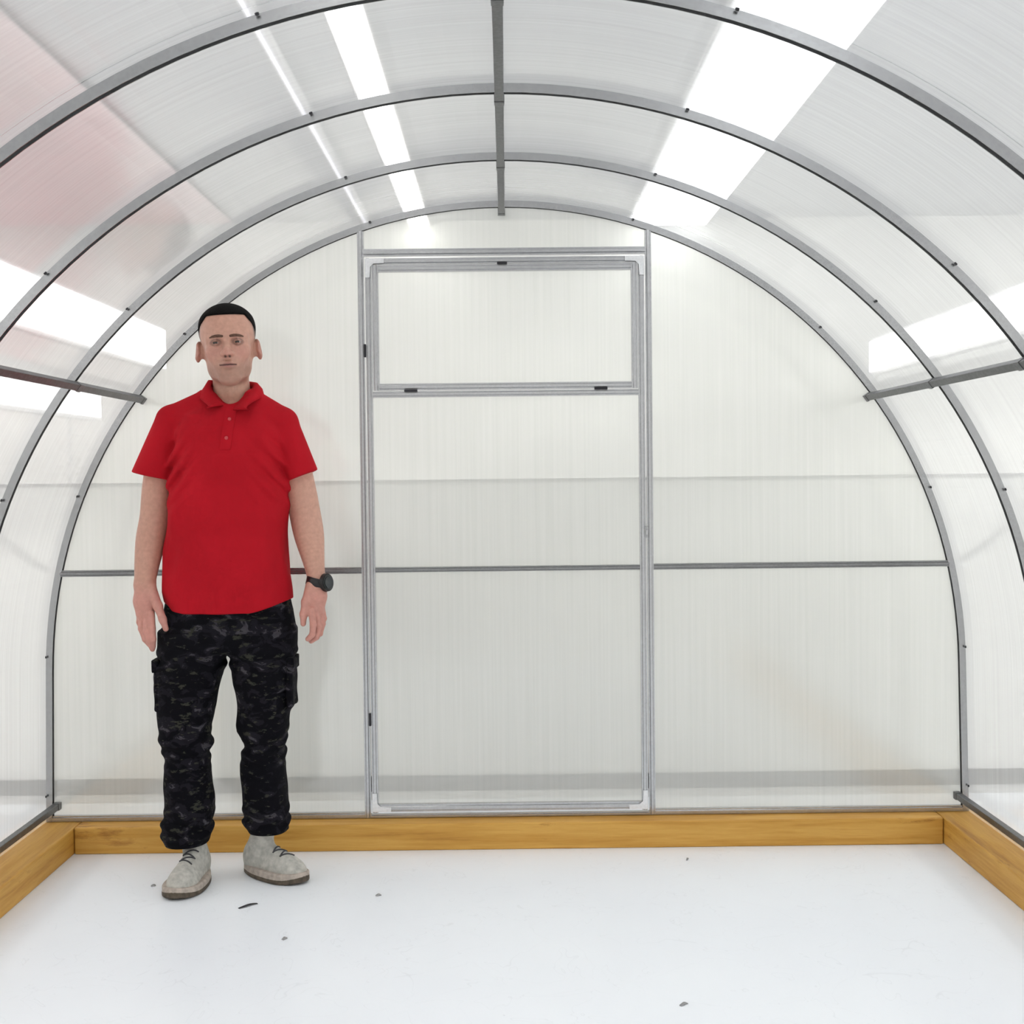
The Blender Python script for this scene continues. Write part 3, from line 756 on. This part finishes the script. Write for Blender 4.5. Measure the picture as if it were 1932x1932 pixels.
def left_arm(v):           # the person's left arm, on the viewer's right
    v.limb([(0.132, 0.025, 1.30), (0.155, 0.030, 1.17), (0.168, 0.035, 1.085), (0.182, 0.018, 1.02), (0.1965, -0.008, 0.955), (0.2085, -0.026, 0.895)],
            [0.040, 0.0445, 0.0460, 0.0440, 0.0335, 0.0245])
    v.chain([(0.209, -0.028, 0.885), (0.207, -0.036, 0.845), (0.207, -0.046, 0.808)], [0.0245, 0.0290, 0.0265], 0.018, sq=(1.0, 0.86, 1.0))
    f = [([(0.200, -0.078, 0.806), (0.206, -0.090, 0.766), (0.203, -0.090, 0.737), (0.189, -0.084, 0.724)], [0.0105, 0.0096, 0.0086, 0.0075]),
         ([(0.210, -0.062, 0.800), (0.219, -0.072, 0.757), (0.212, -0.073, 0.728), (0.196, -0.068, 0.716)], [0.0108, 0.0098, 0.0088, 0.0076]),
         ([(0.218, -0.045, 0.804), (0.227, -0.053, 0.764), (0.220, -0.055, 0.736), (0.204, -0.051, 0.726)], [0.0105, 0.0096, 0.0086, 0.0075]),
         ([(0.222, -0.028, 0.812), (0.229, -0.034, 0.778), (0.223, -0.037, 0.755), (0.211, -0.035, 0.744)], [0.0095, 0.0086, 0.0078, 0.0068])]
    for p, r in f: v.chain(p, r, 0.0035)
    v.chain([(0.196, -0.048, 0.872), (0.183, -0.070, 0.830), (0.177, -0.080, 0.795), (0.176, -0.082, 0.768)], [0.0175, 0.0125, 0.0102, 0.0080], 0.008)
arm_piece((-0.35, -0.10, 0.67), (-0.19, 0.10, 1.34), right_arm)
arm_piece((0.075, -0.12, 0.69), (0.265, 0.10, 1.34), left_arm)
# ---- trunk and legs under the clothes (hidden)
v = Vol((-0.31, -0.12, 0.06), (0.21, 0.16, 1.42), 0.010)
v.loft([(0.72, -0.225, 0.100, 0.02, 0.075), (0.82, -0.22, 0.11, 0.02, 0.085), (1.0, -0.205, 0.095, 0.02, 0.085), (1.28, -0.20, 0.105, 0.02, 0.09), (1.37, -0.15, 0.06, 0.025, 0.06)], 0.02)
v.cap((-0.20, 0.025, 1.345), (0.095, 0.025, 1.34), 0.035, 0.035, 0.03)
v.chain([(-0.165, 0.015, 0.72), (-0.185, 0.0, 0.42), (-0.185, 0.005, 0.20)], [0.058, 0.048, 0.035], 0.02)
v.chain([(0.043, 0.02, 0.72), (0.040, 0.03, 0.42), (0.038, 0.042, 0.20)], [0.056, 0.045, 0.035], 0.02)
P, Fc = v.mesh(); pieces.append((P, Fc, np.tile(SKIN, (len(P), 1))))
off = 0; AP, AF, AC = [], [], []
for P, Fc, c in pieces:
    AP.append(P); AF.append(Fc+off); AC.append(c); off += len(P)
body = np_obj('body', np.concatenate(AP), np.concatenate(AF), M_SKIN, person, np.concatenate(AC))

# ---- hair, brows, eyes
cv = head_sdf(0.0026, detail=False, neck=False); cv.F -= (0.0008+0.0046*np.clip((cv.ax[2]-0.035)/0.045, 0, 1))[None, None, :].astype(np.float32)
def hair_cut(x, y, z):
    hl = 0.078-0.030*np.clip((np.abs(x)-0.054)/0.022, 0, 1)-0.045*np.clip((y+0.040)/0.05, 0, 1)
    return (hl-z)*0.8
cv.op(hair_cut, (-0.112, -0.13, -0.14), (0.112, 0.13, 0.14), 0.010, 'and')
P, Fc = cv.mesh(); np_obj('hair', place_head(P), Fc, M_HAIR, person)
def tube_sdf(name, chains, h, mat, parent, xf=lambda P: P, k=0.0, pad=0.008):
    pts = np.array([p for ch, _ in chains for p in ch]); rr = max(max(r) for _, r in chains)
    v = Vol(pts.min(0)-rr-pad, pts.max(0)+rr+pad, h)
    for ch, r in chains: v.chain(ch, r, k)
    P, Fc = v.mesh(); return np_obj(name, xf(P), Fc, mat, parent)
for s in (-1, 1):
    bp = []
    for (bx, bz) in ((0.012, 0.0158), (0.021, 0.0168), (0.030, 0.0170), (0.039, 0.0163), (0.047, 0.0142)):
        hh = HTREE.ray_cast(Vector((s*bx, -0.3, bz)), Vector((0, 1, 0))); bp.append((s*bx, hh[0].y-0.0004, bz))
    tube_sdf('eyebrow', [(bp, [0.0036, 0.0042, 0.0040, 0.0034, 0.0020])], 0.0012, M_BROW, person, place_head)
    bm = bmesh.new(); bmesh.ops.create_uvsphere(bm, u_segments=20, v_segments=14, radius=0.0115)
    me = bpy.data.meshes.new('eyeball'); bm.to_mesh(me); bm.free(); me.materials.append(M_EYE)
    me.polygons.foreach_set('use_smooth', [True]*len(me.polygons))
    e = bpy.data.objects.new('eyeball', me); link(e, person); e.location = HC + HROT @ Vector((s*0.031, -0.0748, -0.001))
    bm = bmesh.new(); bmesh.ops.create_uvsphere(bm, u_segments=16, v_segments=8, radius=0.0064)
    bmesh.ops.scale(bm, vec=(1, 0.35, 1), verts=bm.verts)
    me = bpy.data.meshes.new('iris'); bm.to_mesh(me); bm.free(); me.materials.append(M_IRIS)
    me.polygons.foreach_set('use_smooth', [True]*len(me.polygons))
    i = bpy.data.objects.new('iris', me); link(i, e); i.location = (0.0, -0.0110, -0.0002)

# ---- polo shirt
def hem_plane(q, a, b):      # keeps what lies above the line a-b (x, z)
    dx, dz = b[0]-a[0], b[1]-a[1]; l = math.hypot(dx, dz)
    return (q, (dz/l, 0.0, -dx/l))
def folds(x, y, z):
    f = wob(x, y, z, 13, 0.0045)+wob(x+0.3, y, z*0.35, 34, 0.0032)
    low = np.clip((1.0-z)/0.2, 0, 1)
    f = f+low*0.0048*np.sin(x*58+2.0*np.sin(z*9))
    arm = np.clip(1-np.abs(z-1.22)/0.14, 0, 1)
    f = f+arm*0.0065*np.sin((np.abs(x+0.05)*1.1+z)*105)*np.clip((np.abs(x+0.05)-0.06)/0.08, 0, 1)
    return f
def shirt_sdf(h, inflate=0.0):
    v = Vol((-0.365, -0.145, 0.775), (0.250, 0.185, 1.485), h)
    v.loft([(0.782, -0.232, 0.131, 0.012, 0.118), (0.83, -0.249, 0.132, 0.012, 0.122), (0.86, -0.250, 0.128, 0.012, 0.121), (0.911, -0.243, 0.121, 0.010, 0.119), (0.962, -0.238, 0.120, 0.008, 0.119), (1.04, -0.231, 0.119, 0.006, 0.118), (1.10, -0.224, 0.118, 0.006, 0.118),
            (1.19, -0.215, 0.123, 0.008, 0.120), (1.26, -0.216, 0.122, 0.010, 0.118), (1.33, -0.208, 0.116, 0.016, 0.106), (1.375, -0.185, 0.092, 0.022, 0.086), (1.41, -0.135, 0.050, 0.028, 0.068), (1.435, -0.105, 0.022, 0.030, 0.055)], 0.0, warp=folds, capk=0.006)
    v.cap((-0.095, 0.030, 1.425), (-0.218, 0.024, 1.362), 0.036, 0.043, 0.035)
    v.cap((0.012, 0.030, 1.420), (0.110, 0.024, 1.352), 0.036, 0.043, 0.035)
    v.cap((-0.218, 0.020, 1.360), (-0.284, 0.004, 1.170), 0.046, 0.062, 0.010, plane=hem_plane((-0.336, 0, 1.212), (-0.336, 1.212), (-0.219, 1.186)))
    v.cap((0.108, 0.020, 1.350), (0.178, 0.004, 1.165), 0.046, 0.049, 0.010, plane=hem_plane((0.217, 0, 1.214), (0.131, 1.181), (0.217, 1.214)))
    for s_, xa, xb in ((-1, -0.214, -0.222), (1, 0.118, 0.127)):
        v.chain([(xa, -0.085, 1.33), (xb-s_*0.006, -0.075, 1.26), (xb, -0.060, 1.19)], [0.003, 0.004, 0.006], 0.014, mode='cut')
    # bottom hem: curved line, lower in the middle and on the viewer's left
    def hem(x, y, z): return (0.800+0.034*np.clip((x-0.02)/0.11, 0, 1)**1.3+0.010*np.clip((-0.17-x)/0.08, 0, 1)-z)
    v.op(hem, (-0.36, -0.14, 0.77), (0.25, 0.18, 0.87), 0.003, 'and')
    v.ell((-0.040, 0.020, 1.475), (0.060, 0.068, 0.062), 0.004, 'cut'); v.ell((-0.036, -0.028, 1.462), (0.046, 0.062, 0.058), 0.004, 'cut')          # neck opening
    return v
sv = shirt_sdf(0.0028)
P, Fc = sv.mesh(); shirt = np_obj('polo_shirt', P, Fc, M_KNIT, person); shirt['label'] = 'plain red short-sleeved polo shirt'
from mathutils.bvhtree import BVHTree
TREE = BVHTree.FromPolygons([Vector(p) for p in P], [tuple(f) for f in Fc])
def on_shirt(x, z, lift=0.0):
    hit = TREE.ray_cast(Vector((x, -0.6, z)), Vector((0, 1, 0)))
    return Vector((x, (hit[0].y if hit[0] else -0.09)-lift, z))
# placket strip following the chest
PL, PR = -0.040, -0.010
rows = [1.398-0.007*i for i in range(19)]; vv, ff = [], []
for zr in rows:
    for (xx, lf) in ((PL, -0.002), (PL, 0.0035), (PR, 0.0035), (PR, -0.002)): vv.append(on_shirt(xx+0.010*(zr-1.40)/0.13, zr, lf))
for i in range(len(rows)-1):
    k = 4*i
    for j in range(3): ff.append((k+j, k+j+1, k+j+5, k+j+4))
ff += [(0, 3, 2, 1)]; e = 4*(len(rows)-1); ff.append((e, e+1, e+2, e+3))
placket = mesh_obj('placket', vv, ff, M_KNIT, shirt, smooth=False)
for zb in (1.360, 1.305):
    q = on_shirt((PL+PR)/2+0.010*(zb-1.40)/0.13, zb, 0.0042)
    bm = bmesh.new(); bmesh.ops.create_cone(bm, cap_ends=True, segments=14, radius1=0.0055, radius2=0.0048, depth=0.0025, matrix=Matrix.Rotation(math.pi/2, 4, 'X'))
    me = bpy.data.meshes.new('button'); bm.to_mesh(me); bm.free(); me.materials.append(M_BUTTON)
    b_ = bpy.data.objects.new('button', me); link(b_, shirt); b_.location = q
# folded collar
def collar():
    NC = Vector((-0.039, 0.026, 0)); n = 44; vv = []; ff = []
    TL, TR = Vector((-0.088, -0.104, 1.392)), Vector((0.036, -0.104, 1.382))
    for i in range(n+1):
        t = i/n*2-1                                   # -1 = front left tip, +1 = front right tip
        ang = math.radians(90+172*t*-1)               # 90 deg = back of the neck
        fr = max(0, (abs(t)-0.45)/0.55)               # toward the front
        ztop = 1.482-0.008*abs(t)-0.072*fr**1.25-(0.012 if t > 0 else 0)*min(1, abs(t)*2)
        r1 = 0.0635-0.004*fr
        top = NC+Vector((math.cos(ang)*r1, math.sin(ang)*(r1+0.004), ztop))
        mid = NC+Vector((math.cos(ang)*(r1+0.010), math.sin(ang)*(r1+0.014), ztop+0.002-0.004*fr))
        ro = 0.092
        low = NC+Vector((math.cos(ang)*ro, math.sin(ang)*(ro+0.006), 1.437-0.006*abs(t)-0.030*fr))
        tip = TL if t < 0 else TR
        w = max(0, (abs(t)-0.62)/0.38)**1.4
        low = low.lerp(tip, w)
        if w > 0:
            s_ = on_shirt(low.x, low.z, 0.004); low.y = min(low.y, s_.y)
        inn = NC+Vector((math.cos(ang)*(r1+0.002), math.sin(ang)*(r1+0.006), ztop-0.045))
        m2 = mid.lerp(low, 0.5)+Vector((math.cos(ang), math.sin(ang), 0.3))*0.004
        low_in = low+Vector((-math.cos(ang)*0.004, -math.sin(ang)*0.004+0.001, -0.001))
        vv += [inn, top, mid, m2, low, low_in]
    for i in range(n):
        k = 6*i
        for j in range(5): ff.append((k+j, k+j+1, k+j+7, k+j+6))
    o = mesh_obj('collar', vv, ff, M_KNIT, shirt, smooth=True)
    md = o.modifiers.new('thick', 'SOLIDIFY'); md.thickness = 0.0025; md.offset = 0
    return o
collar()

# ---- trousers
def crease(x, y, z):
    f = wob(x, y, z, 22, 0.0035)
    for zc, w in ((0.40, 0.07), (0.17, 0.06), (0.66, 0.05)):
        f = f+np.clip(1-np.abs(z-zc)/w, 0, 1)*0.0045*np.sin(z*150+3*np.sin(x*28+y*14))
    return f
v = Vol((-0.305, -0.125, 0.100), (0.170, 0.165, 0.90), 0.0028)
v.loft([(0.112, -0.250, -0.132, 0.000, 0.070), (0.14, -0.260, -0.118, 0.000, 0.076), (0.16, -0.259, -0.115, 0.002, 0.077), (0.208, -0.256, -0.111, 0.004, 0.076), (0.257, -0.252, -0.112, 0.006, 0.075), (0.302, -0.250, -0.113, 0.004, 0.074), (0.378, -0.249, -0.121, 0.0, 0.073),
        (0.409, -0.259, -0.105, -0.004, 0.079), (0.43, -0.262, -0.107, -0.004, 0.079), (0.459, -0.265, -0.110, -0.002, 0.079), (0.507, -0.271, -0.104, 0.0, 0.083), (0.54, -0.277, -0.095, 0.004, 0.087), (0.585, -0.277, -0.083, 0.008, 0.092), (0.634, -0.275, -0.071, 0.010, 0.098), (0.679, -0.266, -0.062, 0.012, 0.102), (0.74, -0.262, -0.055, 0.014, 0.104)], 0.0, warp=crease)
v.loft([(0.135, -0.012, 0.102, 0.045, 0.070), (0.158, -0.026, 0.106, 0.045, 0.075), (0.175, -0.029, 0.105, 0.044, 0.076), (0.284, -0.032, 0.100, 0.040, 0.075), (0.364, -0.030, 0.100, 0.030, 0.073), (0.41, -0.018, 0.102, 0.024, 0.074), (0.425, -0.022, 0.108, 0.022, 0.077),
        (0.443, -0.037, 0.116, 0.022, 0.079), (0.496, -0.038, 0.120, 0.020, 0.082), (0.52, -0.039, 0.130, 0.018, 0.086), (0.56, -0.043, 0.133, 0.016, 0.090), (0.584, -0.048, 0.134, 0.015, 0.094), (0.637, -0.054, 0.136, 0.015, 0.099), (0.679, -0.060, 0.137, 0.015, 0.102), (0.74, -0.064, 0.138, 0.015, 0.104)], 0.006, warp=crease)
v.loft([(0.680, -0.262, 0.137, 0.015, 0.100), (0.74, -0.260, 0.138, 0.014, 0.106), (0.80, -0.246, 0.134, 0.012, 0.106), (0.88, -0.225, 0.112, 0.012, 0.098)], 0.02, warp=lambda x, y, z: wob(x, y, z, 20, 0.0025), capk=0.012)
# fly and crotch creases
v.chain([(-0.062, -0.100, 0.79), (-0.060, -0.102, 0.70)], [0.002, 0.002], 0.006, mode='cut')
v.chain([(-0.066, -0.098, 0.692), (-0.14, -0.104, 0.735)], [0.002, 0.001], 0.008, mode='cut')
v.chain([(-0.056, -0.098, 0.692), (0.03, -0.104, 0.735)], [0.002, 0.001], 0.008, mode='cut')
P, Fc = v.mesh(); trousers = np_obj('trousers', P, Fc, M_CAMO, person); trousers['label'] = 'dark camouflage cargo trousers'
# cargo pockets with flaps and knee seams
for s, xe in ((-1, -0.2575), (1, 0.128)):
    pv = Vol((xe-0.035, -0.09, 0.49), (xe+0.035, 0.10, 0.69), 0.003)
    def rb(c, hb, r):
        def fn(x, y, z):
            q = [np.abs(x-c[0])-hb[0]+r, np.abs(y-c[1])-hb[1]+r, np.abs(z-c[2])-hb[2]+r]
            return np.sqrt(np.maximum(q[0], 0)**2+np.maximum(q[1], 0)**2+np.maximum(q[2], 0)**2)+np.minimum(np.maximum(q[0], np.maximum(q[1], q[2])), 0)-r+wob(x, y, z, 40, 0.0015)
        return fn
    pv.op(rb((xe, 0.0, 0.575 if s < 0 else 0.580), (0.0095, 0.055, 0.064), 0.009), (xe-0.03, -0.08, 0.50), (xe+0.03, 0.09, 0.66))
    P, Fc = pv.mesh(); pk = np_obj('cargo_pocket', P, Fc, M_CAMO, trousers)
    pv = Vol((xe-0.035, -0.09, 0.60), (xe+0.035, 0.10, 0.69), 0.003)
    pv.op(rb((xe+s*0.004, 0.0, 0.645), (0.0105, 0.060, 0.020), 0.004), (xe-0.03, -0.08, 0.61), (xe+0.03, 0.09, 0.68))
    P, Fc = pv.mesh(); np_obj('pocket_flap', P, Fc, M_CAMO, pk)

# ---- shoes
def shoe(heel, toe, top, label):
    hx, hy = heel; tx, ty = toe
    Lg = math.hypot(tx-hx, ty-hy); ang = math.atan2(ty-hy, tx-hx)
    R = Matrix.Rotation(ang, 3, 'Z')
    def xf(P): return (np.array(R) @ P.T).T+np.array([hx, hy, 0.0])
    sc = Lg/0.285
    tp = R.transposed() @ Vector((top[0]-hx, top[1]-hy, 0.0))
    def outline(x, wid):      # half width along the shoe
        u = np.clip(x/Lg, 0, 1)
        return wid*(0.72+0.28*np.sin(np.clip((u-0.12)/1.05, 0, 1)*math.pi))*np.sqrt(np.clip(1-(np.abs(u-0.5)/0.5)**3.2, 0, 1))
    up_ = Vol((-0.02, -0.085, 0.0), (Lg+0.02, 0.085, 0.205), 0.0025)
    up_.ell((0.050*sc, 0, 0.045), (0.047, 0.034, 0.055))
    up_.ell((0.130*sc, 0, 0.034), (0.085, 0.040, 0.046), 0.03)
    up_.ell((0.208*sc, 0.002, 0.030), (0.060, 0.043, 0.038), 0.03)
    up_.cap((0.056*sc, 0, 0.06), (tp.x, tp.y, 0.165), 0.034, 0.036, 0.02)
    up_.cap((0.070*sc, 0, 0.088), (0.185*sc, 0, 0.050), 0.026, 0.022, 0.02)
    up_.op(lambda x, y, z: 0.018-z+0*x, (-0.02, -0.075, -0.1), (Lg+0.02, 0.075, 0.185), 0.002, 'and')
    P, Fc = up_.mesh(); o = np_obj('shoe', xf(P), Fc, M_SHOE, person); o['label'] = label
    def slabf(z0, z1, wid, ext, lift, top, r=0.005):
        def fn(x, y, z):
            w = outline(x+0*y, wid)
            d = np.maximum(np.abs(y)-w, np.maximum(-x-ext, x-Lg-ext))*0.8
            u = np.clip((x-0.72*Lg)/(0.28*Lg), 0, 1)**2
            lo = z0+lift*u; hi = z1+top*u
            q = np.maximum(lo-z, z-hi)
            a_, b_ = np.maximum(d+r, 0), np.maximum(q+r, 0)
            return np.sqrt(a_*a_+b_*b_)+np.minimum(np.maximum(d, q)+r, 0)-r
        return fn
    m_ = Vol((-0.02, -0.075, -0.012), (Lg+0.02, 0.075, 0.06), 0.0022)
    m_.op(slabf(0.009, 0.031, 0.0590, 0.001, 0.006, 0.006), (-0.02, -0.075, -0.01), (Lg+0.02, 0.075, 0.05))
    P, Fc = m_.mesh(); np_obj('midsole', xf(P), Fc, M_MID, o)
    m_ = Vol((-0.02, -0.075, -0.012), (Lg+0.02, 0.075, 0.05), 0.0022)
    m_.op(slabf(0.0005, 0.0155, 0.0600, 0.003, 0.008, 0.014, 0.004), (-0.02, -0.075, -0.01), (Lg+0.02, 0.075, 0.04))
    P, Fc = m_.mesh(); np_obj('sole', xf(P), Fc, M_SOLE, o)
    T = BVHTree.FromPolygons([Vector(p) for p in up_mesh_pts(up_)], up_faces(up_))
    for i, xx in enumerate([max(0.116*sc, tp.x+0.040)/sc+0.017*q for q in range(4)]):
        pts = []
        for j in range(7):
            yy = (j/6*2-1)*0.020
            h_ = T.ray_cast(Vector((xx*sc+(0.008 if i % 2 else -0.008)*(j/6*2-1), yy, 0.3)), Vector((0, 0, -1)))
            if h_[0] and h_[0].z < 0.125: pts.append(tuple(h_[0]+Vector((0, 0, 0.0015))))
        if len(pts) > 1: tube_sdf('lace', [(pts, [0.0024]*len(pts))], 0.0014, M_LACE, o, xf)
    return o
_cache = {}
def up_mesh_pts(v):
    _cache[id(v)] = v.mesh(); return _cache[id(v)][0]
def up_faces(v): return [tuple(int(q) for q in f) for f in _cache[id(v)][1]]
shoe((-0.160, 0.070), (-0.184, -0.197), (-0.180, 0.004), 'worn grey trainer pointing towards the viewer')
shoe((-0.035, 0.108), (0.166, -0.052), (0.036, 0.046), 'worn grey trainer turned out towards the door')

# ---- wristwatch on the person's left wrist
wc = Vector((0.2105, -0.029, 0.884)); wt = Matrix.Rotation(math.radians(14), 3, 'Y')
vv, ff = [], []; n = 36
for i in range(n):
    a = 2*math.pi*i/n
    for r_, z_ in ((0.0, -0.013), (0.004, -0.012), (0.004, 0.012), (0.0, 0.013)):
        p = Vector((math.cos(a)*(0.0285+r_), math.sin(a)*(0.0320+r_), z_)); vv.append(wc+wt @ p)
for i in range(n):
    k, l = 4*i, 4*((i+1) % n)
    for j in range(4): ff.append((k+j, k+(j+1) % 4, l+(j+1) % 4, l+j))
watch = mesh_obj('wristwatch', vv, ff, M_WATCH, person, smooth=True); watch['label'] = 'chunky black wristwatch'
ax_ = Vector((0.86, -0.50, 0.10)).normalized()
rq = ax_.to_track_quat('Z', 'Y').to_matrix().to_4x4()
bm = bmesh.new(); bmesh.ops.create_cone(bm, cap_ends=True, segments=28, radius1=0.0275, radius2=0.0255, depth=0.015)
bmesh.ops.bevel(bm, geom=[e for e in bm.edges if len(e.link_faces) == 2 and e.calc_face_angle(0) > 1.0], offset=0.0025, segments=2, affect='EDGES')
me = bpy.data.meshes.new('watch_case'); bm.to_mesh(me); bm.free(); me.materials.append(M_WATCH)
wcse = bpy.data.objects.new('watch_case', me); link(wcse, watch); wcse.matrix_local = Matrix.Translation(wc+ax_*0.035+Vector((0, 0, -0.004))) @ rq
bm = bmesh.new(); bmesh.ops.create_cone(bm, cap_ends=True, segments=28, radius1=0.0185, radius2=0.0180, depth=0.002)
me = bpy.data.meshes.new('watch_glass'); bm.to_mesh(me); bm.free(); me.materials.append(M_WGLASS)
wg = bpy.data.objects.new('watch_glass', me); link(wg, watch); wg.matrix_local = Matrix.Translation(wc+ax_*0.0432+Vector((0, 0, -0.004))) @ rq

# ------------------------------------------------------------------ small scraps on the floor
def scrap(x, y, length, width, rot, mat, label, bend=0.003):
    n = 7; vv = []; ff = []
    for i in range(n):
        t = i/(n-1)-0.5; w = width/2*(1-1.6*t*t); z = 0.0012+bend*(1-4*t*t)
        for (a, b) in ((-w, -0.0009), (w, -0.0009), (w*0.7, 0.0011), (-w*0.7, 0.0011)): vv.append((t*length, a+0.15*width*math.sin(6*t), z+b))
    for i in range(n-1):
        for j in range(4): ff.append((4*i+j, 4*i+(j+1) % 4, 4*i+4+(j+1) % 4, 4*i+4+j))
    ff += [(3, 2, 1, 0), (4*n-4, 4*n-3, 4*n-2, 4*n-1)]
    o = mesh_obj('floor_scrap', vv, ff, mat, None, (x, y, 0.0)); o.rotation_euler = (0, 0, rot)
    tag(o, label, 'scrap', 'scraps lying on the white floor'); return o
M_CHIP = plain('pale_grey_chip', (0.30, 0.30, 0.30), 0.7)
scrap(-0.725, -0.614, 0.060, 0.010, 0.75, M_DARK, 'dark curled sliver lying between and before the grey trainers')
scrap(-1.039, -0.417, 0.014, 0.010, 0.2, M_CHIP, 'small grey chip on the floor left of the toe of the trainer')
scrap(-0.579, -0.885, 0.016, 0.010, 0.9, M_CHIP, 'small grey chip on open floor, nearer the viewer than the dark sliver')
scrap(-0.370, -0.533, 0.016, 0.010, 0.4, M_CHIP, 'small grey chip on the floor in front of the left door post')
scrap(0.551, -0.212, 0.022, 0.006, 1.2, M_CHIP, 'thin grey splinter close to the end beam, right of the door')
scrap(0.391, -1.349, 0.022, 0.009, 0.6, M_CHIP, 'grey chip near the lower edge of the picture, right of the middle')
